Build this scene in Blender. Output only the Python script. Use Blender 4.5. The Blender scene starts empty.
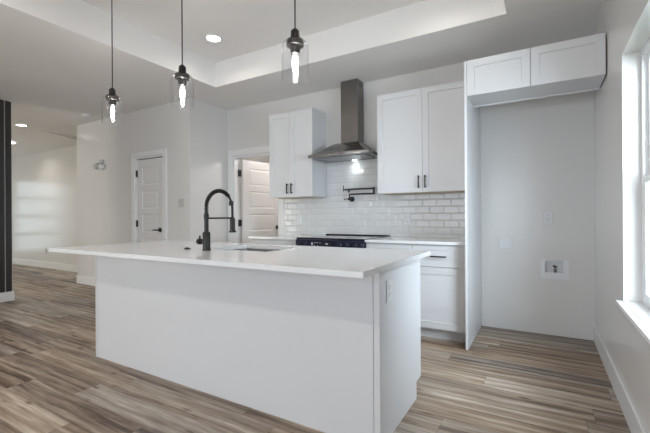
import bpy, bmesh, math, random
from mathutils import Vector, Matrix
random.seed(4)
SC = bpy.context.scene
COL = SC.collection

# ------------------------------------------------------------------ camera
YAW, PITCH, ROLL, CAM_H, FPX = -0.5296, 0.0003, -0.0060, 1.134, 372.7
cd = bpy.data.cameras.new('camera')
cam = bpy.data.objects.new('camera', cd)
COL.objects.link(cam)
fw = Vector((math.sin(YAW) * math.cos(PITCH), math.cos(YAW) * math.cos(PITCH), math.sin(PITCH)))
rt = Vector((math.cos(YAW), -math.sin(YAW), 0))
up = rt.cross(fw)
r2 = rt * math.cos(ROLL) + up * math.sin(ROLL)
u2 = -rt * math.sin(ROLL) + up * math.cos(ROLL)
cam.matrix_world = Matrix(((r2.x, u2.x, -fw.x, 0), (r2.y, u2.y, -fw.y, 0), (r2.z, u2.z, -fw.z, CAM_H), (0, 0, 0, 1)))
cd.sensor_width = 36.0
cd.lens = 36.0 * FPX / 650.0
cd.clip_start = 0.05
SC.camera = cam

# ------------------------------------------------------------------ world, daylight, exposure
SC.view_settings.view_transform = 'Standard'
SC.view_settings.look = 'None'
SC.view_settings.gamma = 1.0
SC.view_settings.use_curve_mapping = False
SC.view_settings.exposure = 0.09
W = bpy.data.worlds.new('daylight')
SC.world = W
W.use_nodes = True
W.node_tree.nodes['Background'].inputs[0].default_value = (0.80, 0.90, 1.0, 1)
W.node_tree.nodes['Background'].inputs[1].default_value = 0.5


def area(name, loc, target, sx, sy, power, col):
    l = bpy.data.lights.new(name, 'AREA')
    l.shape = 'RECTANGLE'
    l.size, l.size_y, l.energy, l.color = sx, sy, power, col
    o = bpy.data.objects.new(name, l)
    COL.objects.link(o)
    o.location = loc
    o.rotation_euler = (Vector(target) - Vector(loc)).to_track_quat('-Z', 'Y').to_euler()
    return o


DAY = (0.86, 0.93, 1.0)
# daylight lamps; patio, dining and right openings are unseen, added for light
area('unseen_daylight_patio', (-2.2, -3.55, 1.25), (-2.2, 0, 1.25), 3.6, 2.1, 116, (0.92, 0.92, 1.0))
area('added_daylight_right', (0.62, -0.6, 1.35), (-2, -0.6, 1.35), 1.7, 1.4, 9, (0.75, 0.90, 1.0))
area('daylight_kitchen', (1.65, 1.45, 1.8), (0.3, 2.35, 1.15), 2.0, 2.0, 310, (0.84, 0.905, 1.0))
area('daylight_living', (-12.25, 3.2, 1.2), (-8, 3.2, 1.2), 1.2, 1.9, 13, (0.90, 0.95, 1.0))
area('unseen_daylight_dining', (-9.3, -3.55, 1.25), (-9.3, 0, 1.25), 2.2, 2.1, 128, (1.0, 0.90, 0.77))


# ------------------------------------------------------------------ materials
def nt(m):
    return m.node_tree.nodes, m.node_tree.links


def mat(name, col, rough=0.5, metal=0.0, vary=0.03, scale=6.0, bump=0.0, bscale=200.0, spec=0.5, coat=0.0):
    m = bpy.data.materials.new(name)
    m.use_nodes = True
    N, L = nt(m)
    b = N['Principled BSDF']
    b.inputs['Roughness'].default_value = rough
    b.inputs['Metallic'].default_value = metal
    b.inputs['Specular IOR Level'].default_value = spec
    b.inputs['Coat Weight'].default_value = coat
    tc = N.new('ShaderNodeTexCoord')
    n = N.new('ShaderNodeTexNoise')
    n.inputs['Scale'].default_value = scale
    n.inputs['Detail'].default_value = 4
    L.new(tc.outputs['Object'], n.inputs['Vector'])
    r = N.new('ShaderNodeMapRange')
    r.inputs['To Min'].default_value = 1 - vary
    r.inputs['To Max'].default_value = 1 + vary
    L.new(n.outputs['Fac'], r.inputs['Value'])
    mx = N.new('ShaderNodeVectorMath')
    mx.operation = 'SCALE'
    mx.inputs[0].default_value = col
    L.new(r.outputs['Result'], mx.inputs['Scale'])
    L.new(mx.outputs['Vector'], b.inputs['Base Color'])
    if bump:
        n2 = N.new('ShaderNodeTexNoise')
        n2.inputs['Scale'].default_value = bscale
        n2.inputs['Detail'].default_value = 2
        L.new(tc.outputs['Object'], n2.inputs['Vector'])
        bp = N.new('ShaderNodeBump')
        bp.inputs['Strength'].default_value = bump
        bp.inputs['Distance'].default_value = 0.002
        L.new(n2.outputs['Fac'], bp.inputs['Height'])
        L.new(bp.outputs['Normal'], b.inputs['Normal'])
    return m


def emit(name, col, s):
    m = bpy.data.materials.new(name)
    m.use_nodes = True
    b = m.node_tree.nodes['Principled BSDF']
    b.inputs['Base Color'].default_value = (0.4, 0.4, 0.42, 1)
    b.inputs['Emission Color'].default_value = (*col, 1)
    b.inputs['Emission Strength'].default_value = s
    return m


def glass(name, tint=(1, 1, 1), extra=0.0):
    m = bpy.data.materials.new(name)
    m.use_nodes = True
    N, L = nt(m)
    N.remove(N['Principled BSDF'])
    t = N.new('ShaderNodeBsdfTransparent')
    t.inputs['Color'].default_value = (*tint, 1)
    g = N.new('ShaderNodeBsdfGlossy')
    g.inputs['Roughness'].default_value = 0.02
    lw = N.new('ShaderNodeLayerWeight')
    lw.inputs['Blend'].default_value = 0.5
    p5 = N.new('ShaderNodeMath')
    p5.operation = 'POWER'
    p5.inputs[1].default_value = 4.0
    L.new(lw.outputs['Facing'], p5.inputs[0])
    f = N.new('ShaderNodeMath')
    f.operation = 'MULTIPLY_ADD'
    f.inputs[1].default_value = 0.45
    f.inputs[2].default_value = 0.04
    L.new(p5.outputs[0], f.inputs[0])
    a = N.new('ShaderNodeMath')
    a.operation = 'ADD'
    a.use_clamp = True
    a.inputs[1].default_value = extra
    L.new(f.outputs[0], a.inputs[0])
    x = N.new('ShaderNodeMixShader')
    L.new(a.outputs[0], x.inputs[0])
    L.new(t.outputs[0], x.inputs[1])
    L.new(g.outputs[0], x.inputs[2])
    L.new(x.outputs[0], N['Material Output'].inputs['Surface'])
    return m


WALLC = (0.70, 0.685, 0.665)
M = {}
M['wall'] = mat('greige_wall_paint', WALLC, 0.22, vary=0.015, scale=1.5, bump=0.08, bscale=260)
M['ceil'] = mat('ceiling_paint', (0.85, 0.833, 0.815), 0.8, vary=0.015, scale=1.5, bump=0.08, bscale=260)
M['trim'] = mat('white_trim_paint', (0.78, 0.775, 0.765), 0.3, vary=0.01)
M['door'] = mat('white_door_paint', (0.74, 0.725, 0.70), 0.35, vary=0.01)
M['cab'] = mat('white_cabinet_lacquer', (0.67, 0.672, 0.68), 0.32, vary=0.01)
M['cabin'] = mat('cabinet_underside_maple', (0.62, 0.50, 0.36), 0.5, vary=0.08, scale=14)
M['gap'] = mat('gap_shade_paint', (0.10, 0.10, 0.10), 0.8)  # dark colour standing in for shade beside the fridge cabinet
M['quartz'] = mat('white_quartz', (0.76, 0.76, 0.765), 0.10, vary=0.02, scale=24)
M['black'] = mat('matte_black_metal', (0.018, 0.018, 0.02), 0.38, metal=0.2, vary=0.1)
M['bronze'] = mat('oil_rubbed_black', (0.03, 0.027, 0.026), 0.32, metal=0.6, vary=0.15)
M['steel'] = mat('brushed_stainless', (0.23, 0.22, 0.21), 0.26, metal=1.0, vary=0.05, scale=60)
M['sinksteel'] = mat('sink_steel', (0.5, 0.5, 0.51), 0.3, metal=1.0, vary=0.05, scale=60)
M['filter'] = mat('hood_filter', (0.30, 0.30, 0.31), 0.35, metal=1.0, vary=0.1, scale=90)
M['blackglass'] = mat('black_glass', (0.012, 0.013, 0.022), 0.06, vary=0.1, coat=0.4)
M['navy'] = mat('dark_blue_black_panel', (0.012, 0.014, 0.035), 0.15, vary=0.2)
M['knob'] = mat('range_knob', (0.03, 0.032, 0.055), 0.25, metal=0.4)
M['icon'] = emit('range_display', (0.75, 0.82, 1.0), 0.08)
M['plate'] = mat('white_plastic', (0.74, 0.745, 0.75), 0.3, vary=0.01)
M['plategap'] = mat('outlet_slots', (0.12, 0.12, 0.12), 0.6)
M['greyplate'] = mat('grey_plastic', (0.45, 0.45, 0.45), 0.4, vary=0.02)
M['pantplate'] = mat('pale_grey_plate', (0.52, 0.51, 0.49), 0.4, vary=0.02)  # greyer than the white plates, for the light switch
M['darkslot'] = mat('shadow_grey', (0.30, 0.30, 0.31), 0.6)
M['winvinyl'] = mat('window_vinyl', (0.80, 0.81, 0.82), 0.3, vary=0.01)
M['pane'] = glass('window_glass', (0.93, 0.97, 0.98))
M['shade'] = glass('pendant_glass', (0.995, 0.997, 1.0), 0.01)
M['bulb'] = emit('bulb_glow', (0.92, 0.96, 1.0), 22)
M['bulbglass'] = glass('bulb_glass', (1, 1, 1), 0.0)
M['led'] = emit('led_diffuser', (1.0, 0.96, 0.90), 14)
M['hoodled'] = emit('hood_led', (0.85, 0.95, 1.0), 14)
M['cord'] = mat('black_cord', (0.03, 0.025, 0.025), 0.6, vary=0.1)
M['grass'] = mat('lawn', (0.16, 0.20, 0.10), 0.9, vary=0.3, scale=3)
M['fence'] = mat('grey_siding', (0.42, 0.46, 0.48), 0.7, vary=0.1, scale=2)


def floor_material():
    m = bpy.data.materials.new('vinyl_plank_floor')
    m.use_nodes = True
    N, L = nt(m)
    b = N['Principled BSDF']
    tc = N.new('ShaderNodeTexCoord')
    sp = N.new('ShaderNodeSeparateXYZ')
    L.new(tc.outputs['Object'], sp.inputs[0])

    def mth(op, a, c=None):
        n = N.new('ShaderNodeMath')
        n.operation = op
        for i, v in enumerate((a, c)):
            if v is None:
                continue
            if isinstance(v, (int, float)):
                n.inputs[i].default_value = v
            else:
                L.new(v, n.inputs[i])
        return n.outputs[0]

    def comb(x, y, z=0.0):
        n = N.new('ShaderNodeCombineXYZ')
        for i, v in enumerate((x, y, z)):
            if isinstance(v, (int, float)):
                n.inputs[i].default_value = v
            else:
                L.new(v, n.inputs[i])
        return n.outputs[0]

    def wn(v):
        n = N.new('ShaderNodeTexWhiteNoise')
        n.noise_dimensions = '2D'
        L.new(v, n.inputs['Vector'])
        return n.outputs['Value']

    def noise(v, scale=1.0, detail=3.0, rough=0.6):
        n = N.new('ShaderNodeTexNoise')
        n.inputs['Scale'].default_value = scale
        n.inputs['Detail'].default_value = detail
        n.inputs['Roughness'].default_value = rough
        L.new(v, n.inputs['Vector'])
        return n.outputs['Fac']
    PW, PL = 0.178, 1.22
    yy = mth('DIVIDE', sp.outputs['Y'], PW)
    row = mth('FLOOR', yy)
    off = mth('MULTIPLY', wn(comb(row, 3.7)), PL)
    xx = mth('DIVIDE', mth('ADD', sp.outputs['X'], off), PL)
    idx = mth('FLOOR', xx)
    tone = wn(comb(row, idx))
    seed = mth('MULTIPLY', wn(comb(idx, row)), 50.0)
    wob = noise(comb(mth('ADD', mth('MULTIPLY', sp.outputs['X'], 2.2), seed), mth('MULTIPLY', sp.outputs['Y'], 6.0), seed), 1.0, 2.0, 0.5)
    # bands of colour running along the boards
    band = noise(comb(mth('ADD', mth('MULTIPLY', sp.outputs['X'], 0.75), seed), mth('ADD', mth('MULTIPLY', sp.outputs['Y'], 22.0), mth('MULTIPLY', wob, 1.1)), seed), 1.0, 2.5, 0.5)
    grain = noise(comb(mth('ADD', mth('MULTIPLY', sp.outputs['X'], 4.0), seed), mth('MULTIPLY', sp.outputs['Y'], 75.0), seed), 1.0, 5.0, 0.65)
    blot = noise(comb(mth('ADD', mth('MULTIPLY', sp.outputs['X'], 3.0), seed), mth('MULTIPLY', sp.outputs['Y'], 16.0), seed), 1.0, 4.0, 0.7)
    v = mth('ADD', mth('MULTIPLY', tone, 0.30), mth('SUBTRACT', mth('MULTIPLY', band, 1.30), 0.22))
    v = mth('ADD', v, mth('MULTIPLY', mth('SUBTRACT', grain, 0.5), 0.72))
    v = mth('ADD', v, mth('MULTIPLY', mth('SUBTRACT', blot, 0.5), 0.45))
    vo = N.new('ShaderNodeTexVoronoi')
    vo.inputs['Scale'].default_value = 1.0
    L.new(comb(mth('ADD', mth('MULTIPLY', sp.outputs['X'], 3.2), seed), mth('MULTIPLY', sp.outputs['Y'], 9.0), seed), vo.inputs['Vector'])
    kn = mth('MULTIPLY', mth('MAXIMUM', mth('SUBTRACT', 0.17, vo.outputs['Distance']), 0.0), 2.6)
    v = mth('SUBTRACT', v, mth('MULTIPLY', kn, mth('GREATER_THAN', tone, 0.35)))
    cr = N.new('ShaderNodeValToRGB')
    el = cr.color_ramp.elements
    el[0].position, el[0].color = 0.30, (0.095, 0.062, 0.044, 1)
    el[1].position, el[1].color = 0.97, (0.60, 0.52, 0.43, 1)
    for p, c in ((0.42, (0.185, 0.128, 0.090, 1)), (0.58, (0.30, 0.224, 0.163, 1)), (0.74, (0.395, 0.310, 0.235, 1)), (0.86, (0.49, 0.405, 0.32, 1))):
        e = el.new(p)
        e.color = c
    L.new(v, cr.inputs['Fac'])
    # some boards are greyer
    hs = N.new('ShaderNodeHueSaturation')
    mr = N.new('ShaderNodeMapRange')
    mr.inputs['To Min'].default_value = 0.70
    mr.inputs['To Max'].default_value = 1.15
    L.new(wn(comb(mth('ADD', row, 11.0), mth('ADD', idx, 5.0))), mr.inputs['Value'])
    L.new(mr.outputs['Result'], hs.inputs['Saturation'])
    L.new(cr.outputs['Color'], hs.inputs['Color'])
    # seams
    fy = mth('FRACT', yy)
    fx = mth('FRACT', xx)
    ey = mth('MINIMUM', fy, mth('SUBTRACT', 1.0, fy))
    ex = mth('MINIMUM', fx, mth('SUBTRACT', 1.0, fx))
    seam = mth('MAXIMUM', mth('LESS_THAN', ey, 0.008), mth('LESS_THAN', ex, 0.0012))
    mix = N.new('ShaderNodeMix')
    mix.data_type = 'RGBA'
    L.new(mth('MULTIPLY', seam, 0.55), mix.inputs['Factor'])
    L.new(hs.outputs['Color'], mix.inputs['A'])
    mix.inputs['B'].default_value = (0.06, 0.045, 0.035, 1)
    L.new(mix.outputs['Result'], b.inputs['Base Color'])
    rr = N.new('ShaderNodeMapRange')
    rr.inputs['To Min'].default_value = 0.42
    rr.inputs['To Max'].default_value = 0.58
    L.new(grain, rr.inputs['Value'])
    L.new(rr.outputs['Result'], b.inputs['Roughness'])
    bp = N.new('ShaderNodeBump')
    bp.inputs['Strength'].default_value = 0.12
    bp.inputs['Distance'].default_value = 0.002
    L.new(grain, bp.inputs['Height'])
    L.new(bp.outputs['Normal'], b.inputs['Normal'])
    return m


def tile_material():
    m = bpy.data.materials.new('bevelled_subway_tile')
    m.use_nodes = True
    N, L = nt(m)
    b = N['Principled BSDF']
    tc = N.new('ShaderNodeTexCoord')
    sp = N.new('ShaderNodeSeparateXYZ')
    cb = N.new('ShaderNodeCombineXYZ')
    L.new(tc.outputs['Object'], sp.inputs[0])
    L.new(sp.outputs['X'], cb.inputs[0])
    L.new(sp.outputs['Z'], cb.inputs[1])

    def brick(mortar, smooth):
        n = N.new('ShaderNodeTexBrick')
        n.offset = 0.5
        n.inputs['Scale'].default_value = 1.0
        n.inputs['Brick Width'].default_value = 0.154
        n.inputs['Row Height'].default_value = 0.0775
        n.inputs['Mortar Size'].default_value = mortar
        n.inputs['Mortar Smooth'].default_value = smooth
        L.new(cb.outputs[0], n.inputs['Vector'])
        return n
    a = brick(0.0016, 0.1)
    a.inputs['Color1'].default_value = (0.70, 0.70, 0.695, 1)
    a.inputs['Color2'].default_value = (0.66, 0.66, 0.655, 1)
    a.inputs['Mortar'].default_value = (0.54, 0.535, 0.53, 1)
    L.new(a.outputs['Color'], b.inputs['Base Color'])
    c = brick(0.013, 1.0)
    inv = N.new('ShaderNodeMath')
    inv.operation = 'SUBTRACT'
    inv.inputs[0].default_value = 1.0
    L.new(c.outputs['Fac'], inv.inputs[1])
    bp = N.new('ShaderNodeBump')
    bp.inputs['Strength'].default_value = 0.5
    bp.inputs['Distance'].default_value = 0.004
    L.new(inv.outputs[0], bp.inputs['Height'])
    L.new(bp.outputs['Normal'], b.inputs['Normal'])
    b.inputs['Roughness'].default_value = 0.12
    return m


def darkwood_material():
    m = mat('dark_stained_boards', (0.030, 0.026, 0.025), 0.45, vary=0.35, scale=5)
    N, L = nt(m)
    n = [x for x in N if x.type == 'TEX_NOISE'][0]
    tc = [x for x in N if x.type == 'TEX_COORD'][0]
    mp = N.new('ShaderNodeMapping')
    mp.inputs['Scale'].default_value = (8, 8, 0.6)
    L.new(tc.outputs['Object'], mp.inputs['Vector'])
    L.new(mp.outputs['Vector'], n.inputs['Vector'])
    return m


M['floor'] = floor_material()
M['tile'] = tile_material()
M['darkwood'] = darkwood_material()


# ------------------------------------------------------------------ mesh helpers (world coordinates, re-based on the parent)
def wloc(o):
    v = Vector(o.location)
    while o.parent is not None:
        o = o.parent
        v += Vector(o.location)
    return v


def obj(name, bm, m, parent=None, smooth=None, origin=None):
    bmesh.ops.recalc_face_normals(bm, faces=bm.faces)
    base = wloc(parent) if parent else Vector((0, 0, 0))
    org = Vector(origin) if origin is not None else base
    bmesh.ops.translate(bm, verts=bm.verts, vec=-org)
    me = bpy.data.meshes.new(name)
    bm.to_mesh(me)
    bm.free()
    for x in (m if isinstance(m, (list, tuple)) else [m]):
        me.materials.append(M[x])
    if smooth is not None:
        for p in me.polygons:
            p.use_smooth = True
        try:
            me.set_sharp_from_angle(angle=math.radians(smooth))
        except Exception:
            pass
    o = bpy.data.objects.new(name, me)
    COL.objects.link(o)
    if parent:
        o.parent = parent
    o.location = org - base
    return o


def tag(o, label=None, cat=None, group=None):
    if label:
        o['label'] = label
    if cat:
        o['category'] = cat
    if group:
        o['group'] = group
    return o


def thing(name, label, cat, loc, group=None):
    o = bpy.data.objects.new(name, None)
    COL.objects.link(o)
    o.location = loc
    o.empty_display_size = 0.05
    return tag(o, label, cat, group)


def struct(o):
    o['kind'] = 'structure'
    return o


def box(bm, x0, x1, y0, y1, z0, z1, bev=0.0, mi=0):
    vs = [bm.verts.new((x, y, z)) for z in (z0, z1) for y in (y0, y1) for x in (x0, x1)]
    fs = [bm.faces.new([vs[i] for i in q]) for q in ((0, 2, 3, 1), (4, 5, 7, 6), (0, 1, 5, 4), (2, 6, 7, 3), (0, 4, 6, 2), (1, 3, 7, 5))]
    for f in fs:
        f.material_index = mi
    if bev:
        es = set(e for f in fs for e in f.edges)
        bmesh.ops.bevel(bm, geom=list(es), offset=bev, segments=2, profile=0.7, affect='EDGES')
    return bm


def B(*a, **k):
    return box(bmesh.new(), *a, **k)


def lathe(bm, prof, c, axis='z', seg=28, cap0=True, cap1=True):
    """prof = [(r, h)...] around an axis through c"""
    rings = []
    for r, h in prof:
        ring = []
        for i in range(seg):
            t = 2 * math.pi * i / seg
            a, b_ = r * math.cos(t), r * math.sin(t)
            p = {'z': (a, b_, h), 'x': (h, a, b_), 'y': (a, h, b_)}[axis]
            ring.append(bm.verts.new((c[0] + p[0], c[1] + p[1], c[2] + p[2])))
        rings.append(ring)
    for A, C in zip(rings, rings[1:]):
        for i in range(seg):
            j = (i + 1) % seg
            bm.faces.new((A[i], A[j], C[j], C[i]))
    if cap0:
        bm.faces.new(rings[0])
    if cap1:
        bm.faces.new(rings[-1])
    return bm


def LT(*a, **k):
    return lathe(bmesh.new(), *a, **k)


def tube(bm, pts, r, seg=10):
    pts = [Vector(p) for p in pts]
    rings = []
    prev = None
    for i, p in enumerate(pts):
        d = (pts[min(i + 1, len(pts) - 1)] - pts[max(i - 1, 0)]).normalized()
        if prev is None:
            s = Vector((0, 0, 1)) if abs(d.z) < 0.9 else Vector((1, 0, 0))
            n = d.cross(s).normalized()
        else:
            n = (prev - d * prev.dot(d)).normalized()
        prev = n
        bn = d.cross(n)
        rr = r[i] if isinstance(r, (list, tuple)) else r
        rings.append([bm.verts.new(p + n * math.cos(2 * math.pi * k / seg) * rr + bn * math.sin(2 * math.pi * k / seg) * rr) for k in range(seg)])
    for A, C in zip(rings, rings[1:]):
        for i in range(seg):
            j = (i + 1) % seg
            bm.faces.new((A[i], A[j], C[j], C[i]))
    bm.faces.new(rings[0])
    bm.faces.new(rings[-1])
    return bm


def TB(*a, **k):
    return tube(bmesh.new(), *a, **k)


def grid_solid(us, vs_, holes, t, place):
    """a plate of thickness t cut by rectangular holes (u0,u1,v0,v1); place(u, v, n) -> world"""
    U = sorted(set([round(x, 5) for x in us] + [round(h[i], 5) for h in holes for i in (0, 1)]))
    V = sorted(set([round(x, 5) for x in vs_] + [round(h[i], 5) for h in holes for i in (2, 3)]))
    bm = bmesh.new()
    cache = {}

    def vert(i, j, k):
        if (i, j, k) not in cache:
            cache[(i, j, k)] = bm.verts.new(place(U[i], V[j], t * k))
        return cache[(i, j, k)]

    def solid(i, j):
        if not (0 <= i < len(U) - 1 and 0 <= j < len(V) - 1):
            return False
        cu, cv = (U[i] + U[i + 1]) / 2, (V[j] + V[j + 1]) / 2
        return not any(h[0] < cu < h[1] and h[2] < cv < h[3] for h in holes)
    for i in range(len(U) - 1):
        for j in range(len(V) - 1):
            if not solid(i, j):
                continue
            for k in (0, 1):
                bm.faces.new((vert(i, j, k), vert(i + 1, j, k), vert(i + 1, j + 1, k), vert(i, j + 1, k)))
            for (di, dj, a, b_) in ((-1, 0, (i, j), (i, j + 1)), (1, 0, (i + 1, j), (i + 1, j + 1)), (0, -1, (i, j), (i + 1, j)), (0, 1, (i, j + 1), (i + 1, j + 1))):
                if not solid(i + di, j + dj):
                    bm.faces.new((vert(*a, 0), vert(*b_, 0), vert(*b_, 1), vert(*a, 1)))
    return bm


def panel_slab(u0, u1, v0, v1, t, panels, place, steps=((0.0015, -0.008),), edge=0.0015):
    """door or drawer front: a slab whose front (n = t) carries sunk panels"""
    U = sorted(set([u0, u1] + [p[i] for p in panels for i in (0, 1)]))
    V = sorted(set([v0, v1] + [p[i] for p in panels for i in (2, 3)]))
    bm = bmesh.new()
    cache = {}

    def vert(u, v, n):
        k = (round(u, 5), round(v, 5), round(n, 5))
        if k not in cache:
            cache[k] = bm.verts.new(place(*k))
        return cache[k]
    for a, b_ in zip(U, U[1:]):
        for c, d in zip(V, V[1:]):
            cu, cv = (a + b_) / 2, (c + d) / 2
            hit = [p for p in panels if p[0] < cu < p[1] and p[2] < cv < p[3]]
            bm.faces.new((vert(a, c, 0), vert(b_, c, 0), vert(b_, d, 0), vert(a, d, 0)))
            if not hit:
                bm.faces.new((vert(a, c, t), vert(b_, c, t), vert(b_, d, t), vert(a, d, t)))
                continue
            A, n = (a, b_, c, d), t
            for ins, dn in steps:
                Bx = (A[0] + ins, A[1] - ins, A[2] + ins, A[3] - ins)
                n2 = n + dn
                ca = [(A[0], A[2]), (A[1], A[2]), (A[1], A[3]), (A[0], A[3])]
                cb = [(Bx[0], Bx[2]), (Bx[1], Bx[2]), (Bx[1], Bx[3]), (Bx[0], Bx[3])]
                for i in range(4):
                    j = (i + 1) % 4
                    bm.faces.new((vert(*ca[i], n), vert(*ca[j], n), vert(*cb[j], n2), vert(*cb[i], n2)))
                A, n = Bx, n2
            bm.faces.new((vert(A[0], A[2], n), vert(A[1], A[2], n), vert(A[1], A[3], n), vert(A[0], A[3], n)))
    for a, b_ in zip(U, U[1:]):
        for v in (v0, v1):
            bm.faces.new((vert(a, v, 0), vert(b_, v, 0), vert(b_, v, t), vert(a, v, t)))
    for c, d in zip(V, V[1:]):
        for u in (u0, u1):
            bm.faces.new((vert(u, c, 0), vert(u, d, 0), vert(u, d, t), vert(u, c, t)))
    return bm


def front(y):                       # a plate facing -Y whose back stands at y
    return lambda u, v, n: (u, y - n, v)


def copy_tree(o, parent=None):
    c = o.copy()
    COL.objects.link(c)
    if parent:
        c.parent = parent
    for ch in list(o.children):
        copy_tree(ch, c)
    return c


# ------------------------------------------------------------------ the room
XR, YB, ZC, ZT = 0.401, 4.126, 2.749, 3.05
XPR, YPW, XPL = -4.124, 3.43, -7.02         # closet block: right face, front face, left face
XL, YF = -12.0, -3.4
FH = 2.035
TX0, TX1, TY0, TY1 = -3.50, -0.245, 0.49, 3.312
XD, ZD = -7.98, 2.665                        # lower ceiling of the living area

struct(obj('floor', B(XL - 0.15, XR + 0.15, YF - 0.15, 6.2, -0.12, 0.0), 'floor'))

# ceiling: one sheet with a raised tray, and a lower field over the living area
YW = 3.24                                    # the living ceiling starts to slope down here
U = [XL - 0.15, XD, TX0, TX1, XR + 0.15]
V = [YF - 0.15, TY0, YW, TY1, YB + 0.15]
cb = bmesh.new()


def ch(i, j, y):
    if i == 0:
        return ZC - max(0.0, y - YW) * 0.095
    return ZT if (i == 2 and j in (1, 2)) else ZC


for i in range(4):
    for j in range(4):
        a, b_ = V[j], V[j + 1]
        cb.faces.new([cb.verts.new(p) for p in ((U[i], a, ch(i, j, a)), (U[i + 1], a, ch(i, j, a)), (U[i + 1], b_, ch(i, j, b_)), (U[i], b_, ch(i, j, b_)))])
        if i < 3:
            q = []
            for p in ((U[i + 1], a, ch(i, j, a)), (U[i + 1], b_, ch(i, j, b_)), (U[i + 1], b_, ch(i + 1, j, b_)), (U[i + 1], a, ch(i + 1, j, a))):
                if p not in q:
                    q.append(p)
            if len(q) > 2:
                cb.faces.new([cb.verts.new(p) for p in q])
        if j < 3 and abs(ch(i, j, b_) - ch(i, j + 1, b_)) > 1e-6:
            cb.faces.new([cb.verts.new((x, b_, z)) for x, z in ((U[i], ch(i, j, b_)), (U[i + 1], ch(i, j, b_)), (U[i + 1], ch(i, j + 1, b_)), (U[i], ch(i, j + 1, b_)))])
bmesh.ops.remove_doubles(cb, verts=cb.verts, dist=1e-4)
struct(obj('ceiling', cb, 'ceil'))

DX0, DX1 = -4.0, -3.15                       # doorway in the back wall
PX0, PX1 = -5.335, -4.68                    # doorway in the closet wall
WBX = (0.012, 0.160, 0.590, 0.702)           # recess of the water box in the fridge wall
struct(obj('wall_back', grid_solid([XL - 0.15, XR + 0.15], [0, ZC + 0.05], [(DX0, DX1, -0.001, FH), WBX], 0.124, lambda u, v, n: (u, YB + n, v)), 'wall'))
struct(obj('wall_closet', grid_solid([XPL, XPR], [0, ZC + 0.02], [(PX0, PX1, -0.001, FH)], 0.115, lambda u, v, n: (u, YPW + n, v)), 'wall'))
struct(obj('wall_closet_right', B(XPR - 0.115, XPR, YPW + 0.1151, YB, 0, ZC + 0.02), 'wall'))
struct(obj('wall_closet_left', B(XPL, XPL + 0.115, YPW + 0.1151, YB, 0, ZC + 0.02), 'wall'))
WY0, WY1, WZ0, WZ1 = 1.80, 2.75, 0.630, 2.067
struct(obj('wall_right', grid_solid([YF - 0.15, YB], [0, ZC + 0.05], [(WY0, WY1, WZ0, WZ1), (-1.5, 0.3, 0.64, 2.067)], 0.145, lambda u, v, n: (XR + n, u, v)), 'wall'))
struct(obj('wall_left', grid_solid([YF - 0.15, YB], [0, ZC], [(2.55, 3.88, 0.2, 2.2)], 0.145, lambda u, v, n: (XL - n, u, v)), 'wall'))
struct(obj('wall_front', grid_solid([XL, XR], [0, ZC + 0.05], [(-4.1, -0.3, 0.15, 2.35), (-10.5, -8.1, 0.15, 2.35)], 0.145, lambda u, v, n: (u, YF - n, v)), 'wall'))
# room behind the open door
hb = bmesh.new()
hx0, hx1, hy1, hz = -4.75, -2.5, 6.05, 2.6
for q in (((hx0, YB + .124, 0), (hx0, hy1, 0), (hx0, hy1, hz), (hx0, YB + .124, hz)), ((hx1, YB + .124, 0), (hx1, hy1, 0), (hx1, hy1, hz), (hx1, YB + .124, hz)),
          ((hx0, hy1, 0), (hx1, hy1, 0), (hx1, hy1, hz), (hx0, hy1, hz)), ((hx0, YB + .124, hz), (hx1, YB + .124, hz), (hx1, hy1, hz), (hx0, hy1, hz))):
    hb.faces.new([hb.verts.new(p) for p in q])
bmesh.ops.remove_doubles(hb, verts=hb.verts, dist=1e-4)
struct(obj('wall_utility_room', hb, 'wall'))

# partition at the far left, clad in dark boards
PWX, PWY = -6.335, 2.27
struct(obj('wall_partition', B(PWX - 0.14, PWX - 0.022, 0.5, PWY, 0, ZC, bev=0.004), 'trim'))
pb = bmesh.new()
y = 0.5
while y < PWY - 0.10:
    y1 = min(y + 0.14, PWY - 0.075)
    box(pb, PWX - 0.022, PWX - 0.004, y, y1 - 0.0005, 0.13, ZC - 0.004, bev=0.002)
    y = y1
box(pb, PWX - 0.022, PWX - 0.004, PWY - 0.075, PWY - 0.012, 0.13, ZC - 0.004, bev=0.003)
struct(obj('wall_partition_boards', pb, 'darkwood'))
struct(obj('baseboard_partition', B(PWX - 0.0215, PWX + 0.006, 0.5, PWY + 0.012, 0, 0.129, bev=0.003), 'trim'))

BH, BT = 0.142, 0.014


def baseboard(name, x0, x1, y0, y1):
    bm = B(x0, x1, y0, y1, 0, BH, bev=0.004)
    struct(obj(name, bm, 'trim'))


baseboard('baseboard_right', XR - BT, XR, YF, YB)
baseboard('baseboard_living', XL, XPL, YB - BT, YB)
baseboard('baseboard_closet', XPL - BT, PX0 - 0.095, YPW - BT, YPW)
baseboard('baseboard_closet_right', PX1 + 0.095, XPR, YPW - BT, YPW)
baseboard('baseboard_closet_left', XPL - BT, XPL, YPW, YB - BT)
baseboard('baseboard_return', XPR, XPR + BT, YPW - BT, YB)


# door casings (structure): two legs and a head in one frame, plus the jamb lining
def casing(name, x0, x1, y, head, w, depth):
    bm = grid_solid([x0 - w, x1 + w], [0, head + w], [(x0 - 0.004, x1 + 0.004, -0.001, head + 0.004)], 0.018, lambda u, v, n: (u, y - n, v))
    bmesh.ops.bevel(bm, geom=[e for e in bm.edges if all(abs(v.co.y - (y - 0.018)) < 1e-5 for v in e.verts)], offset=0.004, segments=1, affect='EDGES')
    o = struct(obj(name, bm, 'trim'))
    jl = grid_solid([x0, x1], [0, head], [(x0 + 0.02, x1 - 0.02, -0.001, head - 0.02)], depth, lambda u, v, n: (u, y + 0.0005 + n, v))
    obj('jamb', jl, 'trim', o)
    return o


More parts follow.
